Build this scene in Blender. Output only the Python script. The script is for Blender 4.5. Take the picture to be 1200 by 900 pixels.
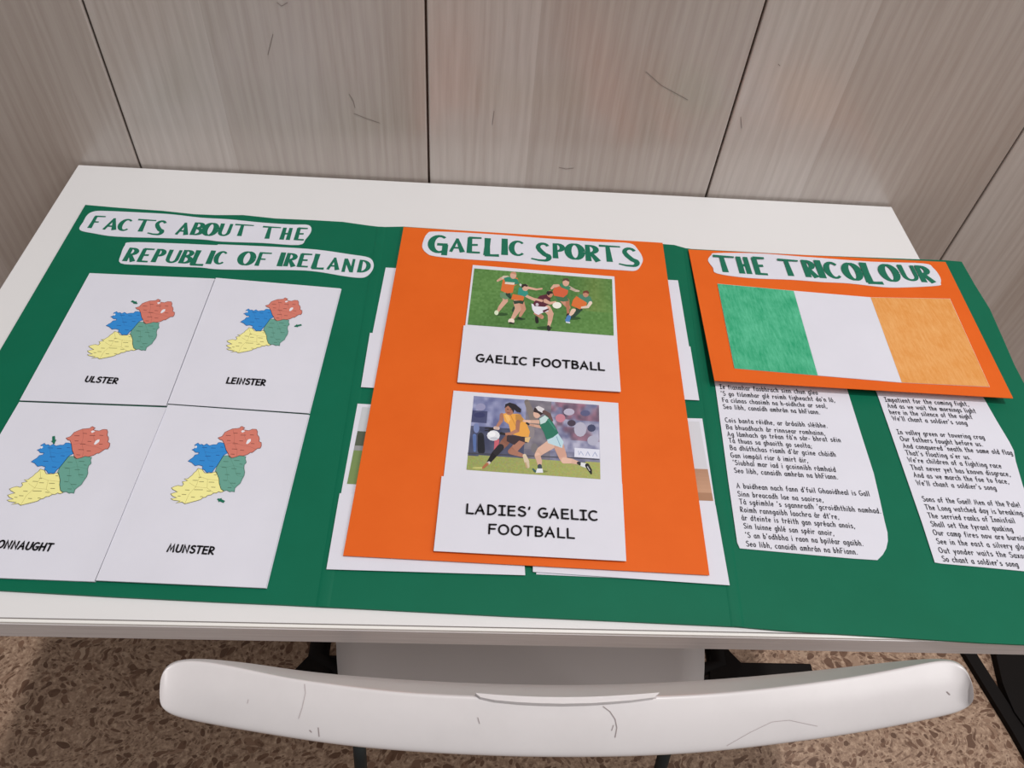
import bpy, bmesh, math, random
from mathutils import Vector, Matrix, Euler
from mathutils.bvhtree import BVHTree
random.seed(7)
for o in list(bpy.data.objects): bpy.data.objects.remove(o)
S = bpy.context.scene
C = S.collection
T = 0.735                        # height of the desk top above the floor

# ---------------------------------------------------------------- camera
CAM = Vector((0.47732, -0.79689, T + 0.55552)); ROT = Euler((0.70845, -0.06629, -0.00778)); FPX = 893.31
cd = bpy.data.cameras.new('camera'); cam = bpy.data.objects.new('camera', cd); C.objects.link(cam)
cam.location = CAM; cam.rotation_euler = ROT
cd.sensor_width = 36; cd.lens = FPX * 36 / 1200; cd.clip_start = 0.02
S.camera = cam
# ---------------------------------------------------------------- world, lamps, exposure
w = bpy.data.worlds.new('room_light'); S.world = w; w.use_nodes = True
w.node_tree.nodes['Background'].inputs[0].default_value = (1.0, 0.975, 0.965, 1)
w.node_tree.nodes['Background'].inputs[1].default_value = 0.28
def area(name, loc, target, size, power, col):
    l = bpy.data.lights.new(name, 'AREA'); l.shape = 'DISK'; l.size = size; l.energy = power; l.color = col
    o = bpy.data.objects.new(name, l); C.objects.link(o); o.location = loc
    o.rotation_euler = (Vector(target) - Vector(loc)).to_track_quat('-Z', 'Y').to_euler(); return o
area('ceiling_spot', (1.30, -0.95, T + 4.4), (0.5, -0.3, T), 0.18, 101, (1.0, 0.972, 0.965))
area('right_fill', (2.1, -1.3, T + 1.9), (0.6, -0.3, T), 1.2, 20, (1.0, 0.975, 0.965))  # added fill light, brightens the right side; no known lamp there
S.view_settings.view_transform = 'Standard'; S.view_settings.look = 'None'
S.view_settings.exposure = 0.0; S.view_settings.gamma = 1; S.view_settings.use_curve_mapping = False

# ---------------------------------------------------------------- helpers
RM = ROT.to_matrix()
def ray(x, y): return RM @ Vector(((x - 600) / FPX, -(y - 450) / FPX, -1))
def at(x, y, pl=0.0):
    """photo pixel -> point on the sheet plane z = T + a + b*x + c*y"""
    a, b, c = pl if isinstance(pl, tuple) else (pl, 0, 0)
    d = ray(x, y)
    t = (T + a + b * CAM.x + c * CAM.y - CAM.z) / (d.z - b * d.x - c * d.y)
    return CAM + d * t
def up(pl, e):
    return (pl[0] + e, pl[1], pl[2]) if isinstance(pl, tuple) else pl + e
def at_wall(x, y, yy): 
    d = ray(x, y); return CAM + d * ((yy - CAM.y) / d.y)
def lin(c):
    f = lambda v: v / 12.92 if v <= 0.04045 else ((v + 0.055) / 1.055) ** 2.4
    return tuple(f(v / 255) for v in c[:3]) + (1,)
def mat(name, col, rough=0.6, spec=0.4, metal=0.0):
    m = bpy.data.materials.new(name); m.use_nodes = True
    b = m.node_tree.nodes['Principled BSDF']
    b.inputs['Base Color'].default_value = lin(col); b.inputs['Roughness'].default_value = rough
    b.inputs['Specular IOR Level'].default_value = spec; b.inputs['Metallic'].default_value = metal
    return m
class N:
    def __init__(s, m): s.m = m; s.t = m.node_tree; s.b = s.t.nodes['Principled BSDF']
    def n(s, typ, **k):
        nd = s.t.nodes.new(typ)
        for a, v in k.items():
            if a.startswith('i_'):
                key = a[2:].replace('_', ' ')
                nd.inputs[int(key) if key.isdigit() else key].default_value = v
            else: setattr(nd, a, v)
        return nd
    def l(s, a, b): s.t.links.new(a, b)
    def coord(s, scale, rot=(0, 0, 0)):
        c = s.n('ShaderNodeTexCoord'); mp = s.n('ShaderNodeMapping')
        mp.inputs['Scale'].default_value = scale; mp.inputs['Rotation'].default_value = rot
        s.l(c.outputs['Object'], mp.inputs[0]); return mp.outputs[0]
    def noise(s, vec, scale, detail=4, rough=.6):
        nd = s.n('ShaderNodeTexNoise'); nd.inputs['Scale'].default_value = scale
        nd.inputs['Detail'].default_value = detail; nd.inputs['Roughness'].default_value = rough
        s.l(vec, nd.inputs['Vector']); return nd.outputs['Fac']
    def ramp(s, fac, stops):
        r = s.n('ShaderNodeValToRGB'); e = r.color_ramp.elements
        while len(e) < len(stops): e.new(.5)
        for i, (p, c) in enumerate(stops):
            e[i].position = p; e[i].color = lin(c)
        s.l(fac, r.inputs[0]); return r.outputs[0]
    def mix(s, fac, a, b, mode='MIX'):
        m = s.n('ShaderNodeMix', data_type='RGBA', blend_type=mode)
        for v, k in ((fac, 0), (a, 6), (b, 7)):
            if isinstance(v, (int, float, tuple)): m.inputs[k].default_value = v
            else: s.l(v, m.inputs[k])
        return m.outputs[2]
    def bump(s, h, st, dist=.001):
        b = s.n('ShaderNodeBump'); b.inputs['Strength'].default_value = st; b.inputs['Distance'].default_value = dist
        s.l(h, b.inputs['Height']); s.l(b.outputs[0], s.b.inputs['Normal'])
    def col(s, c): s.l(c, s.b.inputs['Base Color'])

def board_mat(name, col, var=8, rough=.55, spec=.35):
    m = mat(name, col, rough, spec); q = N(m)
    v = q.coord((1, 1, 1)); f = q.noise(v, 14, 5)
    lo = tuple(max(0, c - var) for c in col); hi = tuple(min(255, c + var) for c in col)
    q.col(q.ramp(f, [(.3, lo), (.7, hi)])); q.bump(q.noise(v, 900, 2), .12, .0004); return m
M = {}
M['paper'] = board_mat('white_paper', (219, 219, 229), 2, .6, .3)
M['green'] = board_mat('green_card', (0, 102, 74), 2, .5, .22)
M['orange'] = board_mat('orange_card', (224, 98, 24), 3, .55, .25)
M['letter_green'] = mat('green_lettering', (10, 108, 82), .6)
M['ink'] = mat('black_ink', (22, 20, 24), .6, .2)
M['text_ink'] = mat('text_ink', (44, 42, 50), .6, .2)
M['table'] = mat('white_laminate', (226, 225, 225), .33, .5)
q = N(M['table']); q.bump(q.noise(q.coord((1, 1, 1)), 500, 2), .04, .0003)
M['edge'] = mat('satin_edging', (188, 178, 174), .35, .6, .0)
q = N(M['edge']); v = q.coord((1, 30, 30)); q.col(q.ramp(q.noise(v, 12, 3), [(.3, (206, 200, 200)), (.7, (222, 217, 217))]))
M['edge_white'] = mat('edging_bead', (236, 234, 230), .3)
M['groove'] = mat('joint_dark', (120, 114, 112), .8)
M['plastic'] = mat('white_plastic', (226, 222, 221), .3, .5)
q = N(M['plastic']); v = q.coord((1, 1, 1)); q.col(q.ramp(q.noise(v, 9, 6, .7), [(.3, (206, 201, 201)), (.6, (213, 208, 208))])); q.bump(q.noise(v, 60, 3), .05, .001)
M['seat'] = mat('seat_plastic', (214, 208, 207), .35, .5)
M['steel'] = mat('dark_steel', (40, 44, 44), .45, .4, .3)
M['black'] = mat('black_metal', (20, 16, 15), .7, .15)
M['scuff'] = mat('grey_scuff_and_shade', (176, 166, 166), .8)  # wear marks, also the painted shadow line below the grip
M['hair'] = mat('dark_scratch', (150, 138, 138), .8)
M['wallscratch'] = mat('wall_scratch', (126, 115, 110), .8)

# colour-attribute material for flat colour prints (maps and photographs)
pm = mat('printed_colour', (255, 255, 255), .5, .4); q = N(pm)
va = q.n('ShaderNodeVertexColor', layer_name='ink'); q.l(va.outputs[0], q.b.inputs['Base Color']); M['print'] = pm

def pencil(name, base, light, rot):
    m = mat(name, base, .7, .2); q = N(m)
    v = q.coord((1, .16, 1), (0, 0, rot)); f = q.noise(v, 420, 5, .75); g = q.noise(q.coord((1, 1, 1)), 40, 4, .6)
    a = q.ramp(f, [(.35, base), (.68, light)]); b = q.ramp(g, [(.35, base), (.75, light)])
    q.col(q.mix(.45, a, b)); return m
M['flag_green'] = pencil('green_pencil', (34, 152, 106), (104, 200, 160), .25)
M['flag_orange'] = pencil('orange_pencil', (218, 142, 64), (234, 176, 112), .2)

# wood effect wall panel
def wall_mat():
    m = mat('wood_effect_panel', (160, 148, 138), .24, .85); q = N(m)
    oi = q.n('ShaderNodeObjectInfo')
    co = q.n('ShaderNodeTexCoord'); off = q.n('ShaderNodeVectorMath', operation='SCALE'); off.inputs['Scale'].default_value = 37
    cmb = q.n('ShaderNodeCombineXYZ'); q.l(oi.outputs['Random'], cmb.inputs[0]); q.l(oi.outputs['Random'], cmb.inputs[2]); q.l(cmb.outputs[0], off.inputs[0])
    add = q.n('ShaderNodeVectorMath', operation='ADD'); q.l(co.outputs['Object'], add.inputs[0]); q.l(off.outputs[0], add.inputs[1])
    def mp(sc, rot=(0, 0, 0)):
        n = q.n('ShaderNodeMapping'); n.inputs['Scale'].default_value = sc; n.inputs['Rotation'].default_value = rot; q.l(add.outputs[0], n.inputs[0]); return n.outputs[0]
    fine = q.noise(mp((1, 1, .035), (0, .02, 0)), 230, 5, .7)
    mid = q.noise(mp((1, 1, .10)), 34, 4, .6)
    broad = q.noise(mp((1, 1, .22)), 6, 3, .5)
    wv = q.n('ShaderNodeTexWave', wave_type='BANDS', bands_direction='X'); wv.inputs['Scale'].default_value = 24
    wv.inputs['Distortion'].default_value = 9; wv.inputs['Detail'].default_value = 3; wv.inputs['Detail Scale'].default_value = 1.2
    q.l(mp((1, 1, .12)), wv.inputs['Vector'])
    c1 = q.ramp(fine, [(.30, (170, 156, 147)), (.62, (206, 197, 190))])
    c2 = q.ramp(mid, [(.3, (172, 158, 149)), (.7, (206, 198, 192))])
    c3 = q.ramp(wv.outputs['Fac'], [(.0, (168, 154, 146)), (1, (208, 199, 192))])
    c4 = q.ramp(broad, [(.3, (172, 157, 147)), (.7, (198, 191, 187))])
    c = q.mix(.38, c1, c2); c = q.mix(.3, c, c3); c = q.mix(.4, c, c4)
    # every panel is printed as two boards of slightly different tone
    sx = q.n('ShaderNodeSeparateXYZ'); q.l(co.outputs['Object'], sx.inputs[0])
    gt = q.n('ShaderNodeMath', operation='GREATER_THAN'); gt.inputs[1].default_value = 0.118; q.l(sx.outputs[0], gt.inputs[0])
    c = q.mix(gt.outputs[0], c, q.mix(1.0, c, (.88, .86, .845, 1), 'MULTIPLY'))
    q.col(c); q.bump(fine, .12, .0006); return m
M['wall'] = wall_mat()
M['joint'] = mat('panel_joint', (110, 90, 80), .8)

def floor_mat():
    m = mat('terrazzo', (130, 105, 88), .42, .4); q = N(m)
    v = q.coord((1, 1, 1)); w1 = q.noise(v, 26, 3)
    mx = q.mix(.09, v, q.n('ShaderNodeTexNoise', i_Scale=45.0).outputs['Color'])
    base = q.ramp(q.noise(v, 120, 5, .75), [(.34, (128, 102, 84)), (.5, (164, 136, 115)), (.66, (200, 172, 148))])
    vo = q.n('ShaderNodeTexVoronoi', feature='F1'); vo.inputs['Scale'].default_value = 84; q.l(mx, vo.inputs['Vector'])
    sep = q.n('ShaderNodeSeparateColor'); q.l(vo.outputs['Color'], sep.inputs[0])
    rad = q.n('ShaderNodeMath', operation='MULTIPLY'); rad.inputs[1].default_value = .62; q.l(sep.outputs[0], rad.inputs[0])
    sel = q.n('ShaderNodeMath', operation='LESS_THAN'); q.l(vo.outputs['Distance'], sel.inputs[0]); q.l(rad.outputs[0], sel.inputs[1])
    chip = q.ramp(sep.outputs[1], [(0, (102, 76, 60)), (.6, (120, 90, 72)), (.88, (144, 114, 94)), (1, (186, 160, 138))])
    c = q.mix(sel.outputs[0], base, chip)
    v2 = q.n('ShaderNodeTexVoronoi', feature='F1'); v2.inputs['Scale'].default_value = 140; q.l(mx, v2.inputs['Vector'])
    s2 = q.n('ShaderNodeMath', operation='LESS_THAN'); s2.inputs[1].default_value = .32; q.l(v2.outputs['Distance'], s2.inputs[0])
    c = q.mix(s2.outputs[0], c, q.mix(.6, c, lin((96, 68, 52))))
    q.col(c); return m
M['floor'] = floor_mat()

def link(name, me, m, parent=None):
    o = bpy.data.objects.new(name, me); C.objects.link(o)
    if m: me.materials.append(m)
    if parent: o.parent = parent; o.matrix_parent_inverse = parent.matrix_world.inverted()
    return o
def mesh(name, verts, faces, m, parent=None, smooth=False, cols=None):
    me = bpy.data.meshes.new(name); 
    org = parent_loc(parent)
    me.from_pydata([tuple(Vector(v) - org) for v in verts], [], faces); me.update()
    if smooth:
        for p in me.polygons: p.use_smooth = True
    if cols:
        ca = me.color_attributes.new('ink', 'FLOAT_COLOR', 'CORNER')
        for p, c in zip(me.polygons, cols):
            for li in p.loop_indices: ca.data[li].color = c
    o = bpy.data.objects.new(name, me); C.objects.link(o)
    if m: me.materials.append(m)
    if parent: o.parent = parent
    return o
def parent_loc(p):
    v = Vector((0, 0, 0))
    while p: v += p.location; p = p.parent
    return v
def thing(name, label, cat, loc, group=None):
    o = bpy.data.objects.new(name, None); C.objects.link(o); o.location = loc; o.empty_display_size = .05
    o['label'] = label; o['category'] = cat
    if group: o['group'] = group
    return o
def box(name, a, b, m, parent=None, bev=0):
    bm = bmesh.new(); bmesh.ops.create_cube(bm, size=1)
    for v in bm.verts: v.co = Vector([a[i] + (b[i] - a[i]) * (v.co[i] + .5) for i in range(3)]) - parent_loc(parent)
    if bev: bmesh.ops.bevel(bm, geom=bm.edges[:], offset=bev, segments=2, affect='EDGES', profile=.5)
    me = bpy.data.meshes.new(name); bm.to_mesh(me); bm.free()
    o = bpy.data.objects.new(name, me); C.objects.link(o); me.materials.append(m)
    if parent: o.parent = parent
    return o
def tube(name, pts, r, m, parent, seg=12):
    """swept round tube with closed ends"""
    pts = [Vector(p) for p in pts]; verts = []; faces = []
    for i, p in enumerate(pts):
        d = (pts[min(i + 1, len(pts) - 1)] - pts[max(i - 1, 0)]).normalized()
        a = d.cross(Vector((.3, .2, 1) if abs(d.z) < .9 else (1, 0, 0))).normalized(); b = d.cross(a)
        for k in range(seg):
            t = 2 * math.pi * k / seg; verts.append(p + (a * math.cos(t) + b * math.sin(t)) * r)
    for i in range(len(pts) - 1):
        for k in range(seg):
            faces.append((i * seg + k, i * seg + (k + 1) % seg, (i + 1) * seg + (k + 1) % seg, (i + 1) * seg + k))
    faces.append(tuple(range(seg))[::-1]); faces.append(tuple(range((len(pts) - 1) * seg, len(pts) * seg)))
    return mesh(name, verts, faces, m, parent, True)
def slab(name, pts, th, m, parent=None):
    """closed outline (3D points, top side) with thickness downwards"""
    bm = bmesh.new(); org = parent_loc(parent)
    vt = [bm.verts.new(p - org) for p in pts]; vb = [bm.verts.new(p - org - Vector((0, 0, th))) for p in pts]
    n = len(pts); f = bm.faces.new(vt); bm.faces.new(vb[::-1])
    for i in range(n): bm.faces.new((vt[i], vb[i], vb[(i + 1) % n], vt[(i + 1) % n]))
    bmesh.ops.recalc_face_normals(bm, faces=bm.faces); bmesh.ops.triangulate(bm, faces=bm.faces)
    me = bpy.data.meshes.new(name); bm.to_mesh(me); bm.free()
    o = bpy.data.objects.new(name, me); C.objects.link(o); me.materials.append(m)
    if parent: o.parent = parent
    return o
def smooth_outline(px, sub=4):
    out = []; n = len(px)
    for i in range(n):
        p0, p1, p2, p3 = (Vector(px[(i + k) % n]).to_2d() for k in (-1, 0, 1, 2))
        for j in range(sub):
            t = j / sub
            out.append(tuple(.5 * ((2 * p1) + (p2 - p0) * t + (2 * p0 - 5 * p1 + 4 * p2 - p3) * t * t + (3 * p1 - p0 - 3 * p2 + p3) * t ** 3)))
    return out
def sheet(name, px, pl, th, m, parent, dz=None, nu=16, nv=16, corner=0):
    """a paper sheet: four photo corners TL TR BR BL on a plane, a grid bent by dz(u, v)"""
    TL, TR, BR, BL = [at(x, y, pl) for x, y in px]; top = []
    for j in range(nv + 1):
        v = j / nv
        for i in range(nu + 1):
            u = i / nu
            p = (TL * (1 - u) + TR * u) * (1 - v) + (BL * (1 - u) + BR * u) * v
            if dz:
                h = dz(u, v); p = p + (CAM - p) * (h / (CAM.z - p.z))
            top.append(p)
    n = len(top); verts = top + [p - Vector((0, 0, th)) for p in top]; faces = []
    W = nu + 1
    for j in range(nv):
        for i in range(nu):
            a = j * W + i; faces.append((a, a + W, a + W + 1, a + 1)); faces.append((a + n, a + 1 + n, a + W + 1 + n, a + W + n))
    rim = [i for i in range(W)] + [j * W + nu for j in range(1, nv + 1)] + [nv * W + i for i in range(nu - 1, -1, -1)] + [j * W for j in range(nv - 1, 0, -1)]
    for k in range(len(rim)):
        a, b = rim[k], rim[(k + 1) % len(rim)]; c_ = len(verts)
        verts += [verts[a], verts[b], verts[b + n], verts[a + n]]; faces.append((c_, c_ + 1, c_ + 2, c_ + 3))
    o = mesh(name, verts, faces, m, parent)
    for p in list(o.data.polygons)[:2 * nu * nv]: p.use_smooth = True
    return o

# ---------------------------------------------------------------- ribbons and lettering
def ribbon(pts, wd, V, F, cap=True):
    """flat ribbon through 2D points; wd = one width or a list"""
    n = len(pts); pts = [Vector(p) for p in pts]
    ws = wd if isinstance(wd, (list, tuple)) else [wd] * n
    if len(ws) != n: ws = [ws[min(len(ws) - 1, round(i * (len(ws) - 1) / (n - 1)))] for i in range(n)]
    b = len(V)
    for i, p in enumerate(pts):
        d0 = (p - pts[i - 1]).normalized() if i else None
        d1 = (pts[i + 1] - p).normalized() if i < n - 1 else None
        d0 = d0 or d1; d1 = d1 or d0
        nrm = Vector((-(d0 + d1).y, (d0 + d1).x))
        if nrm.length < .2: nrm = Vector((-d1.y, d1.x))
        nrm.normalize(); k = max(.5, abs(nrm.dot(Vector((-d1.y, d1.x)))))
        V += [p + nrm * (ws[i] / 2 / k), p - nrm * (ws[i] / 2 / k)]
    for i in range(n - 1): F.append((b + 2 * i, b + 2 * i + 1, b + 2 * i + 3, b + 2 * i + 2))
    if cap:
        for p, q_, w_, s in ((pts[0], pts[1], ws[0], -1), (pts[-1], pts[-2], ws[-1], 1)):
            d = (p - q_).normalized(); nn = Vector((-d.y, d.x)); c = len(V)
            for k in range(6):
                t = math.pi * k / 5 - math.pi / 2; V.append(p + (d * math.cos(t) + nn * math.sin(t)) * (w_ / 2))
            F.append(tuple(range(c, c + 6)))
def A(cx, cy, rx, ry, t0, t1, n=8):
    return [(cx + rx * math.cos(math.radians(t0 + (t1 - t0) * i / n)), cy + ry * math.sin(math.radians(t0 + (t1 - t0) * i / n))) for i in range(n + 1)]
X = .62
G = {
 ' ': (.42, []),
 'A': (.78, [[(.02, 0), (.36, 1), (.66, 0)], [(.14, .36), (.56, .36)]]),
 'B': (.68, [[(.08, 0), (.08, 1)], [(.08, 1)] + A(.3, .77, .24, .22, 80, -80, 7) + [(.08, .54)], [(.3, .54)] + A(.32, .27, .27, .26, 70, -90, 8) + [(.08, .01)]]),
 'C': (.70, [A(.42, .5, .38, .5, 55, 305, 14)]),
 'D': (.76, [[(.08, 0), (.08, 1)], [(.06, 1)] + A(.2, .5, .46, .5, 82, -82, 10) + [(.06, 0)]]),
 'E': (.66, [[(.56, 1), (.08, .98), (.08, .02), (.58, 0)], [(.08, .52), (.52, .53)]]),
 'F': (.64, [[(.58, 1), (.08, .98), (.08, 0)], [(.08, .52), (.5, .53)]]),
 'G': (.78, [A(.4, .5, .37, .5, 60, 300, 13) + [(.68, .2), (.7, .45), (.42, .44)]]),
 'H': (.76, [[(.08, 0), (.08, 1)], [(.64, 0), (.64, 1)], [(.08, .5), (.64, .5)]]),
 'I': (.56, [[(.04, 1), (.5, 1)], [(.04, 0), (.5, 0)], [(.27, 0), (.27, 1)]]),
 '|': (.34, [[(.15, 0), (.15, 1)]]),
 'K': (.68, [[(.08, 0), (.08, 1)], [(.6, 1), (.1, .45), (.62, 0)]]),
 'L': (.60, [[(.08, 1), (.08, .02), (.56, 0)]]),
 'M': (.92, [[(.05, 0), (.18, 1), (.42, .2), (.66, 1), (.8, 0)]]),
 'N': (.78, [[(.08, 0), (.08, 1), (.62, .02), (.64, 1)]]),
 'O': (.84, [A(.4, .5, .36, .5, 90, 450, 18)]),
 'P': (.62, [[(.08, 0), (.08, 1)] + A(.25, .73, .3, .27, 80, -90, 8) + [(.08, .46)]]),
 'Q': (.84, [A(.4, .5, .36, .5, 90, 450, 18), [(.5, .25), (.82, -.1)]]),
 'R': (.68, [[(.08, 0), (.08, 1)] + A(.25, .74, .3, .26, 80, -90, 8) + [(.12, .46), (.62, 0)]]),
 'S': (.66, [A(.35, .76, .25, .24, 40, 200, 7) + A(.33, .26, .27, .26, 70, -150, 9)]),
 'T': (.70, [[(.02, 1), (.66, 1)], [(.34, 1), (.33, 0)]]),
 'U': (.76, [[(.08, 1)] + A(.36, .32, .29, .32, 180, 360, 9) + [(.66, 1)]]),
 'W': (1.02, [[(.04, 1), (.24, 0), (.48, .8), (.7, 0), (.94, 1)]]),
 'a': (.56, [A(.27, .3, .23, .31, 60, 300, 9), [(.47, X), (.47, .1), (.54, 0)]]),
 'b': (.58, [[(.08, 1), (.08, .02)], A(.27, .3, .22, .31, 160, -160, 10)]),
 'c': (.50, [A(.28, .31, .24, .31, 50, 310, 9)]),
 'd': (.60, [A(.27, .3, .22, .31, 20, 340, 10), [(.49, 1), (.49, 0)]]),
 'e': (.54, [[(.08, .32), (.46, .34)] + A(.27, .31, .21, .31, 20, 310, 10)]),
 'f': (.46, [[(.44, .96), (.3, .98), (.2, .85), (.18, 0)], [(.02, .56), (.4, .58)]]),
 'g': (.56, [A(.27, .32, .22, .3, 30, 330, 9), [(.48, X), (.47, -.15), (.3, -.32), (.08, -.22)]]),
 'h': (.58, [[(.08, 1), (.08, 0)], [(.08, .38)] + A(.28, .38, .19, .24, 150, 0, 6) + [(.48, 0)]]),
 'i': (.26, [[(.11, .6), (.11, 0)], [(.11, .86), (.115, .90)]]),
 'j': (.30, [[(.16, .6), (.14, -.2), (0, -.3)], [(.16, .86), (.165, .9)]]),
 'k': (.54, [[(.08, 1), (.08, 0)], [(.44, .6), (.1, .28), (.48, 0)]]),
 'l': (.24, [[(.11, 1), (.11, 0)]]),
 'm': (.84, [[(.08, X), (.08, 0)], [(.08, .4)] + A(.24, .4, .16, .22, 150, 0, 5) + [(.41, 0)], [(.41, .4)] + A(.57, .4, .16, .22, 150, 0, 5) + [(.75, 0)]]),
 'n': (.56, [[(.08, X), (.08, 0)], [(.08, .38)] + A(.27, .38, .19, .24, 150, 0, 6) + [(.47, 0)]]),
 'o': (.56, [A(.27, .31, .23, .31, 90, 450, 12)]),
 'p': (.56, [[(.08, X), (.08, -.34)], A(.27, .31, .21, .31, 160, -160, 10)]),
 'q': (.56, [A(.27, .31, .21, .31, 20, 340, 10), [(.48, X), (.48, -.34)]]),
 'r': (.48, [[(.08, X), (.08, 0)], [(.08, .36)] + A(.28, .38, .18, .22, 150, 30, 4)]),
 's': (.50, [A(.26, .46, .17, .15, 50, 200, 5) + A(.24, .16, .19, .16, 60, -150, 6)]),
 't': (.48, [[(.22, .95), (.22, .05), (.34, 0)], [(.03, .6), (.42, .61)]]),
 'u': (.56, [[(.08, X)] + A(.27, .22, .19, .22, 180, 340, 6) + [(.47, X), (.48, 0)]]),
 'v': (.50, [[(.03, X), (.24, 0), (.45, X)]]),
 'w': (.70, [[(.03, X), (.18, 0), (.34, .48), (.5, 0), (.65, X)]]),
 'x': (.52, [[(.04, X), (.46, 0)], [(.44, X), (.05, 0)]]),
 'y': (.54, [[(.04, X), (.26, .06)], [(.48, X), (.14, -.34)]]),
 'z': (.52, [[(.05, .6), (.45, .6), (.05, 0), (.48, 0)]]),
 "'": (.26, [[(.14, 1), (.10, .78)]]), ',': (.26, [[(.12, .06), (.05, -.14)]]), '.': (.26, [[(.11, .02), (.12, .05)]]),
 ';': (.26, [[(.12, .06), (.05, -.14)], [(.12, .42), (.125, .45)]]), '-': (.40, [[(.05, .34), (.33, .34)]]), '!': (.26, [[(.12, 1), (.11, .3)], [(.11, .02), (.115, .05)]]),
}
for c, b_ in (('á', 'a'), ('é', 'e'), ('ó', 'o'), ('ú', 'u'), ('í', 'i')):
    adv, st = G[b_]; st = list(st[:1] if b_ == 'i' else st)
    G[c] = (adv, st + [[(.2 if b_ != 'i' else .08, .76), (.34 if b_ != 'i' else .2, .96)]])
def write(lines, pl, wf, name, m, parent, trk=.13):
    """lines: (text, baseline start px, baseline end px, cap height px)"""
    VV = []; FF = []
    for txt, p0, p1, cap in lines:
        if name == 'caption': cap *= .9
        P0, P1 = at(*p0, pl), at(*p1, pl); ux = (P1 - P0); wid = ux.length; ux.normalize()
        nz = Vector((0, 0, 1)); uy = nz.cross(ux)
        h = (at(p0[0], p0[1] - cap, pl) - P0).dot(uy)
        tot = sum(G[c][0] + trk for c in txt) - .1 - trk; sx = wid / tot
        V = []; F = []; x = 0
        for c in txt:
            adv, st = G[c]
            for s in st: ribbon([((x + a) * sx, b * h) for a, b in s], wf * h, V, F)
            x += adv + trk
        b = len(VV); VV += [P0 + ux * v.x + uy * v.y for v in V]; FF += [tuple(i + b for i in f) for f in F]
    return mesh(name, VV, FF, m, parent)

# hand cut display capitals: strokes in a unit box with their own widths (fractions of height)
TK, TN = .21, .10
def el(cx, cy, rx, ry, t0, t1, n, wf): 
    p = A(cx, cy, rx, ry, t0, t1, n); return (p, [wf(t0 + (t1 - t0) * i / n) for i in range(n + 1)])
side = lambda t: .09 + .15 * abs(math.cos(math.radians(t))) ** 1.4
sidel = lambda t: .08 + .13 * max(0, -math.cos(math.radians(t))) ** 1.2 + .03
D = {
 'F': [([(.18, 0), (.2, .5), (.2, .95)], [.22, .17, .17]), ([(.1, .95), (1, .96)], [.12, .09]), ([(.2, .5), (.68, .5)], [.12, .09])],
 'A': [([(.06, 0), (.5, .97)], [.15, .13]), ([(.45, .97), (.88, 0)], [.13, .25]), ([(.2, .3), (.78, .3)], [.12, .12])],
 'C': [el(.52, .5, .42, .44, 45, 315, 16, sidel)],
 'T': [([(.42, 0), (.4, .93)], [.25, .17]), ([(0, .95), (1, .94)], [.13, .08])],
 'S': [(A(.66, .76, .26, .2, 20, 190, 8) + [(.5, .58), (.72, .38)] + A(.68, .22, .26, .17, 30, -80, 6) + [(.4, .06), (.03, .13)], [.12, .12, .12, .12, .13, .14, .15, .16, .17, .19, .2, .2, .19, .17, .15, .13, .11, .09, .07])],
 'B': [([(.16, 0), (.16, 1)], [.24, .19]), el(.3, .76, .48, .2, 90, -90, 9, side), el(.3, .28, .58, .24, 90, -90, 9, side)],
 'O': [el(.5, .5, .38, .44, 0, 360, 24, lambda t: .09 + .19 * abs(math.cos(math.radians(t))))],
 'U': [([(.12, 1), (.13, .4)] + A(.5, .32, .37, .27, 180, 360, 9)[1:] + [(.88, 1)], [.21, .2, .19, .17, .14, .12, .12, .13, .15, .17, .18, .16])],
 'H': [([(.18, 0), (.18, 1)], [.24, .19]), ([(.82, 0), (.82, 1)], [.22, .18]), ([(.18, .48), (.82, .52)], [.13, .13])],
 'E': [([(.18, 0), (.18, .97)], [.22, .19]), ([(.1, .95), (1, .96)], [.14, .1]), ([(.2, .5), (.75, .52)], [.12, .12]), ([(.12, .05), (.92, .05)], [.12, .11])],
 'R': [([(.17, 0), (.17, 1)], [.24, .18]), el(.28, .72, .52, .23, 90, -90, 9, side), ([(.4, .48), (.88, 0)], [.16, .25])],
 'P': [([(.2, 0), (.2, 1)], [.25, .19]), el(.3, .72, .56, .24, 90, -90, 9, side)],
 'L': [([(.2, .05), (.22, .55), (.24, 1)], [.25, .2, .23]), ([(.06, .06), (.6, .06), (1, .07)], [.14, .12, .14])],
 'I': [([(.5, 0), (.5, 1)], [.27, .24])],
 'G': [el(.54, .52, .44, .43, 50, 300, 16, sidel), ([(.84, -.06), (.86, .5)], [.2, .2]), ([(.42, .5), (.98, .5)], [.13, .13])],
 'N': [([(.14, 0), (.14, 1)], [.17, .15]), ([(.14, .98), (.86, .04)], [.19, .19]), ([(.87, 0), (.87, 1)], [.15, .13])],
 'D': [([(.16, 0), (.16, 1)], [.22, .18]), el(.2, .5, .66, .45, 90, -90, 12, side)],
}
def cutout(letters, sc, ox, oy, slope, pl, parent):
    VV = []; FF = []
    for ch, x0, x1, yb, h in letters:
        px = lambda a, b: (ox + a / sc, oy + b / sc)
        P0 = at(*px(x0, yb), pl); P1 = at(*px(x1, yb + (x1 - x0) * slope), pl); ux = P1 - P0; wid = ux.length; ux.normalize()
        uy = Vector((0, 0, 1)).cross(ux); hh = (at(*px(x0, yb - h), pl) - P0).dot(uy)
        V = []; F = []
        E_ = []
        for si, (pts, ws) in enumerate(D[ch]):
            ribbon([(a * wid, b * hh) for a, b in pts], [min(k, .28) * hh * 1.0 for k in ws], V, F, False); E_ += [si] * (len(V) - len(E_))
        b = len(VV); VV += [P0 + ux * v.x + uy * v.y + Vector((0, 0, e_ * 2e-5)) for v, e_ in zip(V, E_)]; FF += [tuple(i + b for i in f) for f in F]
    return VV, FF
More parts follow.
